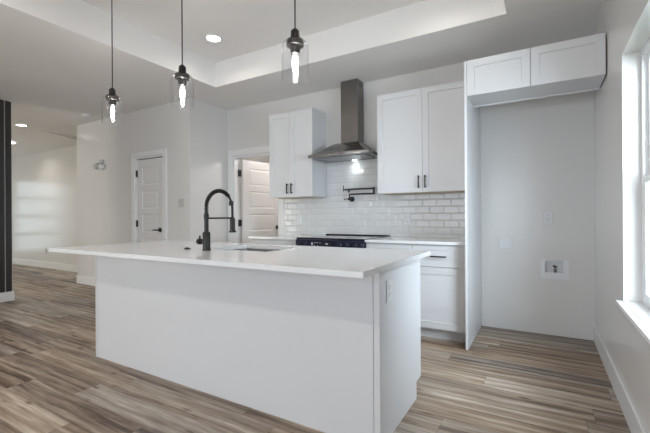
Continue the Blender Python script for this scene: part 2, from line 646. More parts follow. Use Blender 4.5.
casing('trim_1', PX0, PX1, YPW, FH, 0.078, 0.113)
casing('trim_2', DX0, DX1, YB, FH, 0.095, 0.122)

# closet door: five stacked panels, hinges left, black lever right
z0, z1 = 0.012, FH - 0.032
lx0, lx1 = PX0 + 0.024, PX1 - 0.024


def five_panels(u0, u1, v0, v1, st=0.115):
    rails = [0.20, 0.085, 0.085, 0.085, 0.085, 0.115]
    ph = (v1 - v0 - sum(rails)) / 5
    out, v = [], v0 + rails[0]
    for k in range(5):
        out.append((u0 + st, u1 - st, v, v + ph))
        v += ph + rails[k + 1]
    return out


MOULD = ((0.010, -0.007), (0.012, 0.0), (0.014, 0.004))
d1 = struct(obj('door_1', panel_slab(lx0, lx1, z0, z1, 0.035, five_panels(lx0, lx1, z0, z1), front(YPW + 0.050), steps=MOULD), 'door', origin=((lx0 + lx1) / 2, YPW + 0.05, 0)))
for hz_ in (0.30, 1.045, 1.80):
    obj('hinge', B(PX0 + 0.014, PX0 + 0.034, YPW - 0.006, YPW + 0.016, hz_ - 0.05, hz_ + 0.05, bev=0.003), 'black', d1)
hx, hzv = lx1 - 0.07, 0.955
hd = bmesh.new()
lathe(hd, [(0.032, 0.0), (0.032, 0.008), (0.012, 0.011), (0.012, 0.05)], (hx, YPW + 0.0145, hzv), axis='y')
hd.free()
hd = LT([(0.033, 0.0), (0.033, -0.009), (0.012, -0.012), (0.012, -0.052), (0.008, -0.056)], (hx, YPW + 0.0145, hzv), axis='y')
tube(hd, [(hx + 0.008, YPW - 0.036, hzv), (hx - 0.04, YPW - 0.038, hzv + 0.002), (hx - 0.09, YPW - 0.036, hzv - 0.001), (hx - 0.12, YPW - 0.033, hzv - 0.004)], [0.011, 0.010, 0.008, 0.006])
obj('door_handle', hd, 'black', d1, smooth=40)

# open door in the back wall: the leaf swings into the room behind
ang = math.atan2(0.988, 0.155)
ca, sa = math.cos(ang), math.sin(ang)
hxp, hyp = DX0 + 0.042, YB + 0.126


def leafpt(u, v, n):                 # u along the leaf, n towards the doorway side
    return (hxp + u * ca + n * sa, hyp + u * sa - n * ca, v)


LW = 0.765
d2 = struct(obj('door_2', panel_slab(0.0, LW, z0, z1, 0.035, five_panels(0, LW, z0, z1, 0.12), leafpt, steps=MOULD), 'door', origin=(hxp, hyp, 0)))
for hz_ in (0.30, 1.045, 1.80):
    obj('hinge', B(DX0 + 0.0202, DX0 + 0.046, YB + 0.075, YB + 0.123, hz_ - 0.05, hz_ + 0.05, bev=0.003), 'black', d2)
kp = Vector(leafpt(LW - 0.065, 0.965, 0.035))
kb = LT([(0.032, 0.0), (0.032, 0.008), (0.012, 0.011), (0.012, 0.03), (0.026, 0.038), (0.029, 0.052), (0.02, 0.064), (0.004, 0.067)], (0, 0, 0), axis='y')
bmesh.ops.rotate(kb, verts=kb.verts, cent=(0, 0, 0), matrix=Matrix.Rotation(ang - math.pi, 3, 'Z'))
bmesh.ops.translate(kb, verts=kb.verts, vec=kp)
obj('door_knob', kb, 'black', d2, smooth=40)


# windows
def window(name, place, u0, u1, v0, v1, rows, wide=1):
    """vinyl window in a wall; place(u, v, n) with n outward from the room face"""
    fr = grid_solid([u0, u1], [v0, v1], [(u0 + 0.035, u1 - 0.035, v0 + 0.035, v1 - 0.035)], 0.06, lambda u, v, n: place(u, v, 0.085 + n))
    w = struct(obj(name, fr, 'winvinyl'))
    a, b_, c, d = u0 + 0.0352, u1 - 0.0352, v0 + 0.0352, v1 - 0.0352
    h = (d - c) / rows
    k = (b_ - a) / wide
    for q in range(wide):
        for i in range(rows):
            s0, s1 = c + i * h, c + (i + 1) * h
            p0, p1 = a + q * k, a + (q + 1) * k
            ob = 0.088 + (0.022 if (rows == 2 and i == 1) else 0.0)
            sb = grid_solid([p0, p1], [s0 - (0.0 if i == 0 else 0.018), s1], [(p0 + 0.04, p1 - 0.04, s0 + 0.03, s1 - 0.035)], 0.02, lambda u, v, n, ob=ob: place(u, v, ob + n))
            s = obj('sash', sb, 'winvinyl', w)
            obj('window_pane', grid_solid([p0 + 0.0395, p1 - 0.0395], [s0 + 0.0295, s1 - 0.0345], [], 0.004, lambda u, v, n, ob=ob: place(u, v, ob + 0.008 + n)), 'pane', s)
    return w


PR = lambda u, v, n: (XR + n, u, v)
w1 = window('window_1', PR, WY0, WY1, WZ0, WZ1, 2)
# the stool is notched round the wall on both sides: cut back to the opening inside the wall
obj('window_sill', grid_solid([XR - 0.032, XR - 0.0005], [WY0 - 0.04, WY1 + 0.035], [], 0.022, lambda u, v, n: (u, v, WZ0 - 0.022 + n)), 'trim', w1)
obj('window_stool', B(XR - 0.0004, XR + 0.084, WY0 + 0.001, WY1 - 0.001, WZ0 + 0.0005, WZ0 + 0.003), 'trim', w1)
window('window_2', PR, -1.5, 0.3, 0.64, 2.067, 2)  # unseen window further along the right wall, added for light
window('window_3', lambda u, v, n: (XL - n, u, v), 2.55, 3.88, 0.2, 2.2, 4)
window('window_4', lambda u, v, n: (u, YF - n, v), -4.1, -0.3, 0.15, 2.35, 1, 3)  # unseen window behind the camera, put in for light
window('window_5', lambda u, v, n: (u, YF - n, v), -10.5, -8.1, 0.15, 2.35, 1, 2)  # also unseen, put in to light the far end from behind

# outside: lawn and a siding wall of the next house, seen through the glass
g = struct(obj('ground', B(-30, 30, -30, 30, -0.45, -0.25), 'grass'))

# ------------------------------------------------------------------ back wall: tile, cabinets, worktops
ZW = 0.902                                  # top of the back worktops
RX0, RX1 = -2.355, -1.532                   # gap for the range
FPX0, FPX1 = -0.572, -0.552                 # tall end panel
CX0, UCX0 = -3.03, -3.050
struct(obj('wall_backsplash', grid_solid([-3.050, FPX0 - 0.001], [ZW + 0.001, 1.84], [(-3.06, RX0 - 0.02, 1.378, 1.85), (-1.56, FPX0, 1.378, 1.85)], 0.010, lambda u, v, n: (u, YB - n, v)), 'tile'))


def bar_pull(parent, p, length, vertical, out=0.032):
    """black bar handle with two posts; p = centre on the face, facing -Y"""
    x, y, z = p
    h = length / 2
    bm = bmesh.new()
    if vertical:
        box(bm, x - 0.006, x + 0.006, y - out - 0.006, y - out + 0.006, z - h, z + h, bev=0.002)
        for s in (-1, 1):
            box(bm, x - 0.005, x + 0.005, y - out + 0.0055, y - 0.0002, z + s * (h - 0.014) - 0.005, z + s * (h - 0.014) + 0.005)
    else:
        box(bm, x - h, x + h, y - out - 0.006, y - out + 0.006, z - 0.006, z + 0.006, bev=0.002)
        for s in (-1, 1):
            box(bm, x + s * (h - 0.014) - 0.005, x + s * (h - 0.014) + 0.005, y - out + 0.0055, y - 0.0002, z - 0.005, z + 0.005)
    return obj('handle', bm, 'black', parent)


def shaker(u0, u1, v0, v1, y, t=0.019, w=0.062):
    return panel_slab(u0, u1, v0, v1, t, [(u0 + w, u1 - w, v0 + w, v1 - w)], front(y))


def upper_cabinet(label, x0, x1, z0, z1, depth, handles):
    yb = YB - 0.0005
    yf = YB - depth
    t = thing('upper_cabinet', label, 'cabinet', ((x0 + x1) / 2, yb, z0))
    obj('body', B(x0, x1, yf + 0.0195, yb, z0, z1), 'cab', t)
    obj('bottom_panel', B(x0 + 0.018, x1 - 0.018, yf + 0.04, yb - 0.02, z0 - 0.003, z0 - 0.0005), 'cabin', t)
    mid = (x0 + x1) / 2
    for s, (a, b_) in enumerate(((x0 + 0.0015, mid - 0.0015), (mid + 0.0015, x1 - 0.0015))):
        d = obj('door', shaker(a, b_, z0 + 0.001, z1 - 0.001, yf + 0.019), 'cab', t)
        if handles:
            bar_pull(d, ((b_ - 0.032) if s == 0 else (a + 0.032), yf, z0 + 0.105), 0.13, True)
    return t


upper_cabinet('white two-door shaker wall cabinet left of the range hood', -3.050, -2.394, 1.380, 2.448, 0.332, True)
upper_cabinet('white two-door shaker wall cabinet between the range hood and the tall end panel', -1.556, FPX0 - 0.0005, 1.380, 2.448, 0.332, True)

# cabinet over the fridge space: shallow box hung at the front of the tall panel, held by the panel and the wall
FCY = 3.322
fc = thing('fridge_cabinet', 'wide white two-door cabinet without handles, high over the empty fridge space', 'cabinet', ((FPX1 + XR) / 2, FCY + 0.3, 2.143))
fx0, fx1 = FPX1 + 0.0005, XR - 0.008
bm = grid_solid([fx0, fx1], [FCY + 0.0195, FCY + 0.345], [], 0.280, lambda u, v, n: (u, v, 2.161 + n))
obj('body', bm, 'cab', fc)
bt = grid_solid([fx0, fx1], [FCY + 0.0195, FCY + 0.345], [], 0.016, lambda u, v, n: (u, v, 2.1445 + n))
obj('bottom_panel', bt, 'cab', fc)
obj('rear_cleat', B(fx0, fx1, FCY + 0.3455, FCY + 0.362, 2.136, 2.20, bev=0.002), 'cab', fc)
obj('gap_shade', B(fx1 + 0.0005, XR - 0.001, FCY + 0.05, FCY + 0.345, 2.145, 2.441), 'gap', fc)  # dark strip painted in place of the shaded gap at the wall
fm = -0.080
obj('door', shaker(fx0 + 0.002, fm - 0.002, 2.1435, 2.4405, FCY + 0.019, w=0.058), 'cab', fc)
obj('door', shaker(fm + 0.002, fx1 - 0.001, 2.1435, 2.4405, FCY + 0.019, w=0.058), 'cab', fc)

tp = tag(obj('end_panel', B(FPX0, FPX1, FCY, YB - 0.0005, 0.0, 2.441, bev=0.001), 'cab', origin=((FPX0 + FPX1) / 2, 3.7, 0)), 'tall thin white panel standing between the worktop and the empty fridge space', 'panel')

BY = 3.425                                  # face of the base doors


def base_cabinet(label, x0, x1, shown=True):
    t = thing('base_cabinet', label, 'cabinet', ((x0 + x1) / 2, YB - 0.02, 0))
    yb = YB - 0.011
    obj('body', B(x0, x1, BY + 0.0195, yb, 0.105, ZW - 0.0265), 'cab', t)
    obj('toe_kick', B(x0, x1, BY + 0.085, yb - 0.1, 0.0, 0.1045), 'cab', t)
    dr = obj('drawer', shaker(x0 + 0.002, x1 - 0.002, 0.672, ZW - 0.034, BY + 0.019, w=0.045), 'cab', t)
    bar_pull(dr, ((x0 + x1) / 2, BY, 0.768), 0.14, False)
    d = obj('door', shaker(x0 + 0.002, x1 - 0.002, 0.108, 0.666, BY + 0.019), 'cab', t)
    return t, d


def two_door(label, x0, x1):
    t, d = base_cabinet(label, x0, x1)
    return t


t1, d_1 = base_cabinet('white base cabinet with one drawer over a door, beside the tall end panel', -1.058, FPX0 - 0.0005)
bar_pull(d_1, (-1.058 + 0.04, BY, 0.56), 0.14, True)
t2, d_2 = base_cabinet('white base cabinet directly right of the dark range, mostly behind the island', RX1 + 0.001, -1.0585)
bar_pull(d_2, (-1.0585 - 0.04, BY, 0.56), 0.14, True)
t3, d_3 = base_cabinet('white base cabinet left of the dark range, only its top showing over the island', CX0, RX0 - 0.001)
bar_pull(d_3, (RX0 - 0.045, BY, 0.56), 0.14, True)
WT = 0.026
tag(obj('countertop', B(RX1 + 0.001, FPX0 - 0.0005, BY - 0.032, YB - 0.0105, ZW - WT, ZW, bev=0.002), 'quartz', origin=(-1.05, 3.77, ZW - WT)), 'white quartz worktop between the range and the tall end panel', 'worktop')
tag(obj('countertop', B(CX0 - 0.02, RX0 - 0.001, BY - 0.032, YB - 0.0105, ZW - WT, ZW, bev=0.002), 'quartz', origin=(-2.69, 3.77, ZW - WT)), 'short white quartz worktop left of the range, near the open door', 'worktop')

# ------------------------------------------------------------------ range
rg = thing('kitchen_range', 'dark blue-black slide-in range with front control panel and glass cooktop', 'range', ((RX0 + RX1) / 2, 3.75, 0))
rx0, rx1 = RX0 + 0.003, RX1 - 0.003
obj('body', B(rx0, rx1, 3.44, 4.10, 0.06, 0.893, bev=0.003), 'navy', rg)
ct = obj('cooktop', B(rx0 - 0.0, rx1 + 0.0, 3.395, 4.03, ZW - 0.006, ZW + 0.006, bev=0.002), 'blackglass', rg)
obj('rear_trim', B(rx0, rx1, 4.031, 4.113, ZW - 0.004, ZW + 0.018, bev=0.003), 'blackglass', rg)
for bx, by, br in ((-2.15, 3.56, 0.10), (-1.73, 3.56, 0.085), (-2.15, 3.86, 0.08), (-1.73, 3.86, 0.11)):
    obj('burner_ring', LT([(br, 0), (br, 0.0006), (br - 0.006, 0.0006), (br - 0.006, 0)], (bx, by, ZW + 0.0061), cap0=False, cap1=False), 'knob', ct)
cp = bmesh.new()
pts = [(3.372, 0.775), (3.378, 0.885), (3.395, ZW - 0.0065), (3.4395, ZW - 0.0065), (3.4395, 0.775)]
A = [cp.verts.new((rx0, y_, z_)) for y_, z_ in pts]
C_ = [cp.verts.new((rx1, y_, z_)) for y_, z_ in pts]
cp.faces.new(A)
cp.faces.new(C_)
for i in range(len(pts)):
    j = (i + 1) % len(pts)
    cp.faces.new((A[i], A[j], C_[j], C_[i]))
cpo = obj('control_panel', cp, 'navy', rg)
for kx in (-2.30, -2.225, -1.80, -1.71, -1.62, -1.55):
    obj('knob', LT([(0.030, 0.0), (0.030, -0.004), (0.025, -0.006), (0.023, -0.030), (0.020, -0.033)], (kx, 3.3745, 0.838), axis='y', seg=24), 'knob', cpo, smooth=35)
ds = obj('display', B(-2.155, -1.875, 3.3705, 3.3735, 0.795, 0.878), 'blackglass', cpo)
for (ix, iz, iw, ih) in ((-2.135, 0.845, 0.022, 0.030), (-2.10, 0.857, 0.018, 0.008), (-2.07, 0.857, 0.018, 0.008), (-2.04, 0.857, 0.012, 0.008), (-2.105, 0.825, 0.016, 0.006), (-2.065, 0.825, 0.016, 0.006), (-1.955, 0.848, 0.032, 0.014), (-1.985, 0.818, 0.012, 0.006), (-1.945, 0.818, 0.012, 0.006), (-1.915, 0.818, 0.012, 0.006)):
    obj('display_mark', B(ix - iw / 2, ix + iw / 2, 3.3699, 3.3704, iz - ih / 2, iz + ih / 2), 'icon', ds)
od = obj('oven_door', B(rx0, rx1, 3.40, 3.4395, 0.26, 0.772, bev=0.004), 'navy', rg)
obj('handle', TB([(rx0 + 0.06, 3.3995, 0.72), (rx0 + 0.06, 3.36, 0.72), (rx0 + 0.10, 3.35, 0.72), (rx1 - 0.10, 3.35, 0.72), (rx1 - 0.06, 3.36, 0.72), (rx1 - 0.06, 3.3995, 0.72)], 0.011), 'steel', od, smooth=50)
obj('drawer', B(rx0, rx1, 3.405, 3.4395, 0.075, 0.255, bev=0.004), 'navy', rg)
for fx_, fy_ in ((rx0 + .05, 3.5), (rx1 - .05, 3.5), (rx0 + .05, 4.05), (rx1 - .05, 4.05)):
    obj('foot', LT([(0.02, 0.0), (0.02, 0.0598)], (fx_, fy_, 0)), 'black', rg)

# ------------------------------------------------------------------ range hood
hcx = -1.975
hood = thing('range_hood', 'stainless steel chimney range hood on the back wall above the dark range', 'range hood', (hcx, YB, 1.80))
yb = YB - 0.0105


def hring(x0, x1, y0, z, bow, ye=None):
    n = 12
    p = []
    for i in range(n + 1):
        s = i / n
        p.append((x0 + (x1 - x0) * s, y0 - bow * math.sin(math.pi * s) ** 0.8 if 0 < s < 1 else y0, z))
    e = yb if ye is None else ye
    return p + [(x1, (y0 + e) / 2, z), (x1, e, z), (x0, e, z), (x0, (y0 + e) / 2, z)]


rings = [hring(hcx - w, hcx + w, y_, z_, b_) for w, y_, z_, b_ in (
    (0.381, 3.640, 1.815, 0.030), (0.381, 3.640, 1.842, 0.030), (0.376, 3.645, 1.848, 0.030), (0.325, 3.690, 1.866, 0.030),
    (0.270, 3.730, 1.893, 0.028), (0.215, 3.785, 1.940, 0.022), (0.170, 3.850, 1.983, 0.014), (0.135, 3.915, 2.004, 0.005), (0.110, 3.950, 2.012, 0.0))]
cb = bmesh.new()
VR = [[cb.verts.new(p) for p in r] for r in rings]
for A, C_ in zip(VR, VR[1:]):
    for i in range(len(A)):
        j = (i + 1) % len(A)
        cb.faces.new((A[i], A[j], C_[j], C_[i]))
cb.faces.new(VR[0])
cb.faces.new(VR[-1])
can = obj('canopy', cb, 'steel', hood, smooth=28)
obj('grease_filter', B(hcx - 0.30, hcx + 0.30, 3.72, 4.02, 1.808, 1.8146, bev=0.002), 'filter', can)
obj('lamp', LT([(0.024, 0), (0.024, -0.004)], (hcx + 0.01, 4.065, 1.8146), seg=20), 'hoodled', can)
chm = obj('chimney', B(hcx - 0.110, hcx + 0.110, 3.952, YB - 0.0006, 2.0125, ZC - 0.001, bev=0.002), 'steel', hood)
vb = bmesh.new()
for k in range(3):
    box(vb, hcx + 0.1102, hcx + 0.1112, 4.0, 4.07, ZC - 0.085 + k * 0.018, ZC - 0.075 + k * 0.018)
obj('vent_slots', vb, 'black', chm)
obj('button_strip', B(hcx - 0.03, hcx + 0.05, 3.6075, 3.6095, 1.823, 1.838), 'filter', can)
sl = bpy.data.lights.new('hood_lamp', 'SPOT')
sl.energy, sl.spot_size, sl.spot_blend, sl.color, sl.shadow_soft_size = 1.2, math.radians(110), 0.8, (0.82, 0.94, 1.0), 0.02
so = bpy.data.objects.new('hood_lamp', sl)
COL.objects.link(so)
so.location = (hcx + 0.01, 4.06, 1.800)
so.rotation_euler = (math.radians(12), 0, 0)
so.parent = None

# ------------------------------------------------------------------ pot filler
pf = thing('pot_filler', 'folding black pot filler tap on the tiled wall under the range hood', 'tap', (-2.02, YB - 0.0105, 1.345))
x0 = -2.02
obj('flange', LT([(0.032, 0), (0.032, -0.010), (0.014, -0.014), (0.014, -0.062), (0.018, -0.066), (0.018, -0.09), (0.012, -0.094)], (x0, YB - 0.0105, 1.345), axis='y'), 'black', pf, smooth=40)
obj('lever', TB([(x0 - 0.016, 4.04, 1.345), (x0 - 0.075, 4.038, 1.345)], [0.006, 0.005]), 'black', pf)
obj('lower_arm', TB([(x0, 4.042, 1.352), (x0, 4.042, 1.396), (x0 + 0.006, 4.042, 1.402), (-1.71, 4.042, 1.402)], 0.0095), 'black', pf, smooth=60)
obj('joint', TB([(-1.705, 4.042, 1.390), (-1.705, 4.042, 1.474)], 0.0125), 'black', pf, smooth=60)
obj('upper_arm', TB([(-1.71, 4.042, 1.462), (x0 - 0.045, 4.042, 1.462)], 0.0095), 'black', pf, smooth=60)
obj('spout', TB([(x0 - 0.01, 4.042, 1.470), (x0 - 0.01, 4.042, 1.425)], 0.013), 'black', pf, smooth=60)
vv = TB([(x0 - 0.045, 4.042, 1.462), (x0 - 0.082, 4.042, 1.458)], [0.010, 0.006])
tube(vv, [(x0 - 0.083, 4.042, 1.44), (x0 - 0.083, 4.042, 1.512)], 0.0055)
obj('valve_handle', vv, 'black', pf, smooth=60)

# ------------------------------------------------------------------ island
IX0, IX1, IY0, IY1 = -3.168, -0.683, 1.683, 2.379
CT = 0.025
IZ = 0.911
isl = thing('island_cabinet', 'long white panelled kitchen island standing on the plank floor', 'kitchen island', ((IX0 + IX1) / 2, (IY0 + IY1) / 2, 0))
obj('back_panel', B(IX0 + 0.0205, IX1 - 0.036, IY0 + 0.003, IY0 + 0.021, 0.0, IZ - CT - 0.0005, bev=0.001), 'cab', isl)
obj('corner_post', B(IX1 - 0.0325, IX1, IY0, IY0 + 0.0455, 0.0, IZ - CT - 0.0005, bev=0.002), 'cab', isl)
obj('end_panel', B(IX0, IX0 + 0.02, IY0, IY1 - 0.02, 0.0, IZ - CT - 0.0005, bev=0.001), 'cab', isl)
# right end panel with the toe-kick notch at the kitchen side
ep = bmesh.new()
prof = [(IY0 + 0.046, 0.0), (IY1 - 0.095, 0.0), (IY1 - 0.095, 0.105), (IY1, 0.105), (IY1, IZ - CT - 0.0005), (IY0 + 0.046, IZ - CT - 0.0005)]
A = [ep.verts.new((IX1 - 0.022, y_, z_)) for y_, z_ in prof]
C_ = [ep.verts.new((IX1 - 0.002, y_, z_)) for y_, z_ in prof]
ep.faces.new(A)
ep.faces.new(C_)
for i in range(6):
    j = (i + 1) % 6
    ep.faces.new((A[i], A[j], C_[j], C_[i]))
obj('end_panel', ep, 'cab', isl)
obj('carcass', grid_solid([IX0 + 0.021, IX1 - 0.0225], [IY0 + 0.022, IY1 - 0.022], [(-2.13, -1.45, 1.82, 2.31)], IZ - CT - 0.106, lambda u, v, n: (u, v, 0.105 + n)), 'cab', isl)
obj('toe_kick', B(IX0 + 0.021, IX1 - 0.0225, IY1 - 0.11, IY1 - 0.095, 0, 0.1045), 'cab', isl)
nd = 4
dw = (IX1 - IX0 - 0.05) / nd
for k in range(nd):
    a = IX0 + 0.025 + k * dw
    d = obj('door', panel_slab(a + 0.002, a + dw - 0.002, 0.11, IZ - CT - 0.012, 0.019, [(a + 0.064, a + dw - 0.064, 0.172, IZ - CT - 0.075)], lambda u, v, n: (u, IY1 - 0.0215 + n, v)), 'cab', isl)

SX0, SX1, SY0, SY1 = -2.05, -1.53, 1.872, 2.255
cm = grid_solid([-3.195, -0.622], [1.363, 2.392], [(SX0, SX1, SY0, SY1)], CT, lambda u, v, n: (u, v, IZ - CT + n))
bmesh.ops.bevel(cm, geom=[e for e in cm.edges if len(e.link_faces) == 2 and e.calc_face_angle() > 1.0], offset=0.002, segments=2, affect='EDGES')
tag(obj('island_countertop', cm, 'quartz', origin=(-1.9, 1.9, IZ - CT)), 'large white quartz slab overhanging the front of the kitchen island', 'worktop')

# sink hung under the cut-out
sk = thing('kitchen_sink', 'undermounted steel sink basin in the island worktop behind the black faucet', 'sink', ((SX0 + SX1) / 2, (SY0 + SY1) / 2, IZ - CT - 0.23))
bz, tz = IZ - CT - 0.23, IZ - CT - 0.0008
sb = bmesh.new()


def rr(x0, x1, y0, y1, z, r, n=5):
    out = []
    for cx, cy, a0 in ((x1 - r, y1 - r, 0), (x0 + r, y1 - r, 90), (x0 + r, y0 + r, 180), (x1 - r, y0 + r, 270)):
        for i in range(n + 1):
            t = math.radians(a0 + 90 * i / n)
            out.append((cx + r * math.cos(t), cy + r * math.sin(t), z))
    return out


RG = [rr(SX0 - 0.025, SX1 + 0.025, SY0 - 0.025, SY1 + 0.025, tz - 0.0012, 0.03), rr(SX0 - 0.025, SX1 + 0.025, SY0 - 0.025, SY1 + 0.025, tz, 0.03), rr(SX0 - 0.004, SX1 + 0.004, SY0 - 0.004, SY1 + 0.004, tz, 0.025),
      rr(SX0 - 0.002, SX1 + 0.002, SY0 - 0.002, SY1 + 0.002, bz + 0.03, 0.025), rr(SX0 + 0.02, SX1 - 0.02, SY0 + 0.02, SY1 - 0.02, bz + 0.003, 0.02)]
VR = [[sb.verts.new(p) for p in r] for r in RG]
for A, C_ in zip(VR, VR[1:]):
    for i in range(len(A)):
        j = (i + 1) % len(A)
        sb.faces.new((A[i], A[j], C_[j], C_[i]))
sb.faces.new(VR[-1])
obj('basin', sb, 'sinksteel', sk, smooth=40)
obj('drain', LT([(0.045, 0), (0.045, 0.003), (0.035, 0.002), (0.01, 0.001)], ((SX0 + SX1) / 2, (SY0 + SY1) / 2 + 0.04, bz + 0.0035)), 'steel', sk, smooth=40)

# faucet
fx, fy = -1.960, 1.765
fa = thing('kitchen_faucet', 'black spring-neck pull-down faucet standing on the island worktop', 'faucet', (fx, fy, IZ))
obj('base', LT([(0.029, 0.0), (0.029, 0.006), (0.0255, 0.010), (0.0255, 0.118), (0.019, 0.126), (0.015, 0.128)], (fx, fy, IZ)), 'bronze', fa, smooth=40)
obj('riser', LT([(0.0145, 0.128), (0.0145, 0.21), (0.017, 0.212), (0.017, 0.245), (0.0145, 0.247)], (fx, fy, IZ)), 'bronze', fa, smooth=40)
# spring: helix around the arched hose
R, zc_ = 0.121, 1.198
path = []
for i in range(13):
    path.append(Vector((fx, fy, 1.150 + (zc_ - 1.150) * i / 12)))
for i in range(1, 37):
    t = math.pi - math.radians(178) * i / 36
    path.append(Vector((fx, fy + R + R * math.cos(t), zc_ + R * math.sin(t))))
obj('hose', TB([p for p in path] + [Vector((fx, fy + 2 * R + 0.002, zc_ - 0.03)), Vector((fx, fy + 2 * R + 0.002, 1.12))], 0.0085, 10), 'bronze', fa, smooth=60)
cut = path[:40]
L_ = [0.0]
for a, b_ in zip(cut, cut[1:]):
    L_.append(L_[-1] + (b_ - a).length)
turns, per = 34, 9
hel = []
k = 0
for q in range(turns * per + 1):
    s = L_[-1] * q / (turns * per)
    while k < len(L_) - 2 and L_[k + 1] < s:
        k += 1
    f = (s - L_[k]) / (L_[k + 1] - L_[k])
    p = cut[k].lerp(cut[k + 1], f)
    tdir = (cut[k + 1] - cut[k]).normalized()
    nx = Vector((1, 0, 0))
    nb = tdir.cross(nx)
    th = 2 * math.pi * q / per
    hel.append(p + (nx * math.cos(th) + nb * math.sin(th)) * 0.0125)
obj('spring', TB(hel, 0.0029, 5), 'bronze', fa, smooth=60)
hy = fy + 2 * R + 0.002
obj('spring_collar', LT([(0.014, -0.01), (0.017, -0.008), (0.017, 0.02), (0.012, 0.024)], (fx, fy + 2 * R - 0.010, 1.228)), 'bronze', fa, smooth=40)
obj('spray_head', LT([(0.0165, 0.0), (0.019, 0.004), (0.019, 0.075), (0.024, 0.082), (0.026, 0.096), (0.022, 0.10)][::-1], (fx, hy, 1.030)), 'bronze', fa, smooth=40) if False else \
    obj('spray_head', LT([(0.020, 0.0), (0.027, 0.003), (0.027, 0.010), (0.0195, 0.018), (0.0195, 0.100), (0.014, 0.106), (0.009, 0.114)], (fx, hy, 1.022)), 'bronze', fa, smooth=40)
obj('support_arm', TB([(fx, fy + 0.012, 1.128), (fx, hy - 0.0195, 1.128)], 0.006), 'bronze', fa, smooth=60)
lv = LT([(0.013, -0.024), (0.013, -0.052), (0.020, -0.054), (0.021, -0.078), (0.016, -0.082)], (fx, fy, IZ + 0.058), axis='x')
tube(lv, [(fx - 0.066, fy, IZ + 0.07), (fx - 0.06, fy - 0.004, IZ + 0.098)], [0.007, 0.005])
obj('lever', lv, 'bronze', fa, smooth=40)
tag(obj('disposal_button', LT([(0.022, 0.0), (0.022, 0.004), (0.018, 0.007), (0.010, 0.007), (0.010, 0.011), (0.008, 0.012)], (-2.165, 1.775, IZ + 0.0002)), 'bronze', origin=(-2.165, 1.775, IZ), smooth=40), 'small round dark button set flush in the island worktop left of the faucet', 'button')


# ------------------------------------------------------------------ plates, outlets, sensors
def wallplate(name, label, cat, place, cx, cz, w, h, kind, m='plate', group=None):
    """place(u, v, n): n out of the wall"""
    org = place(cx, cz, 0)
    pl = grid_solid([cx - w / 2, cx + w / 2], [cz - h / 2, cz + h / 2], [], 0.0045, lambda u, v, n: place(u, v, 0.0018 + n))
    bmesh.ops.bevel(pl, geom=list(pl.edges), offset=0.002, segments=1, affect='EDGES')
    t = thing(name, label, cat, org, group)
    p = obj('cover_plate', pl, m, t)

    def chip(nm, u, v, a, b_, n0, n1, mm, par):
        return obj(nm, grid_solid([u - a / 2, u + a / 2], [v - b_ / 2, v + b_ / 2], [], n1 - n0, lambda x, y_, n: place(x, y_, n0 + n)), mm, par)
    if kind == 'duplex':
        for s in (-1, 1):
            r = chip('receptacle', cx, cz + s * 0.0195, 0.033, 0.028, 0.0064, 0.0075, m, t)
            for q in (-1, 1):
                chip('slot', cx + q * 0.0065, cz + s * 0.0195 + 0.003, 0.0028, 0.010, 0.0076, 0.0079, 'plategap', r)
            chip('ground_hole', cx, cz + s * 0.0195 - 0.008, 0.005, 0.005, 0.0076, 0.0079, 'plategap', r)
    if kind in ('rocker', 'rocker2'):
        for q in ((0,) if kind == 'rocker' else (-0.023, 0.023)):
            chip('rocker', cx + q, cz, 0.033, 0.066, 0.0064, 0.0085, m, t)
    if kind == 'screws':
        for q in (-0.029, 0.029):
            chip('blank_insert', cx + q, cz, 0.046, 0.070, 0.0064, 0.0074, m, t)
    return t


backp = lambda u, v, n: (u, YB - n, v)
wallplate('wall_outlet', 'white duplex outlet at mid height on the fridge space wall', 'outlet', backp, 0.043, 1.115, 0.075, 0.120, 'duplex')
wallplate('blank_plate', 'white double-width cover plate low left on the fridge space wall', 'wall plate', backp, -0.328, 0.862, 0.122, 0.112, 'screws')
tilep = lambda u, v, n: (u, YB - 0.010 - n, v)
wallplate('wall_outlet', 'white outlet on the tiled backsplash right of the range', 'outlet', tilep, -1.325, 1.10, 0.072, 0.115, 'duplex')
wallplate('wall_outlet', 'white outlet on the tiled backsplash left of the range, under the left wall cabinet', 'outlet', tilep, -2.80, 1.10, 0.072, 0.115, 'duplex')
wallplate('wall_outlet', 'white outlet near the top of the island end facing the window', 'outlet', lambda u, v, n: (IX1 - 0.002 + n, u, v), 1.806, 0.755, 0.072, 0.115, 'duplex')
wallplate('light_switch', 'light switch plate on the wall between the closed door and the corner', 'switch', lambda u, v, n: (u, YPW - n, v), -4.295, 1.335, 0.118, 0.118, 'rocker2', m='pantplate')
wallplate('wall_outlet', 'grey outlet low on the far living area wall', 'outlet', backp, -9.80, 0.375, 0.075, 0.12, 'duplex', m='greyplate')

# recessed water supply box in the fridge wall
wb = thing('water_supply_box', 'recessed white water supply box with a valve, low on the fridge space wall', 'water box', (0.09, YB, 0.575))
obj('flange', grid_solid([-0.022, 0.205], [0.532, 0.712], [(WBX[0] + 0.003, WBX[1] - 0.003, WBX[2] + 0.003, WBX[3] - 0.003)], 0.004, lambda u, v, n: (u, YB - 0.0003 - n, v)), 'plate', wb)
lb = bmesh.new()
a, b_, c, d = WBX[0] + 0.0005, WBX[1] - 0.0005, WBX[2] + 0.0005, WBX[3] - 0.0005
for q in (((a, c), (b_, c)), ((b_, c), (b_, d)), ((b_, d), (a, d)), ((a, d), (a, c))):
    (p0, q0), (p1, q1) = q
    lb.faces.new([lb.verts.new(p) for p in ((p0, YB + 0.0, q0), (p1, YB + 0.0, q1), (p1, YB + 0.05, q1), (p0, YB + 0.05, q0))])
lb.faces.new([lb.verts.new(p) for p in ((a, YB + 0.05, c), (b_, YB + 0.05, c), (b_, YB + 0.05, d), (a, YB + 0.05, d))])
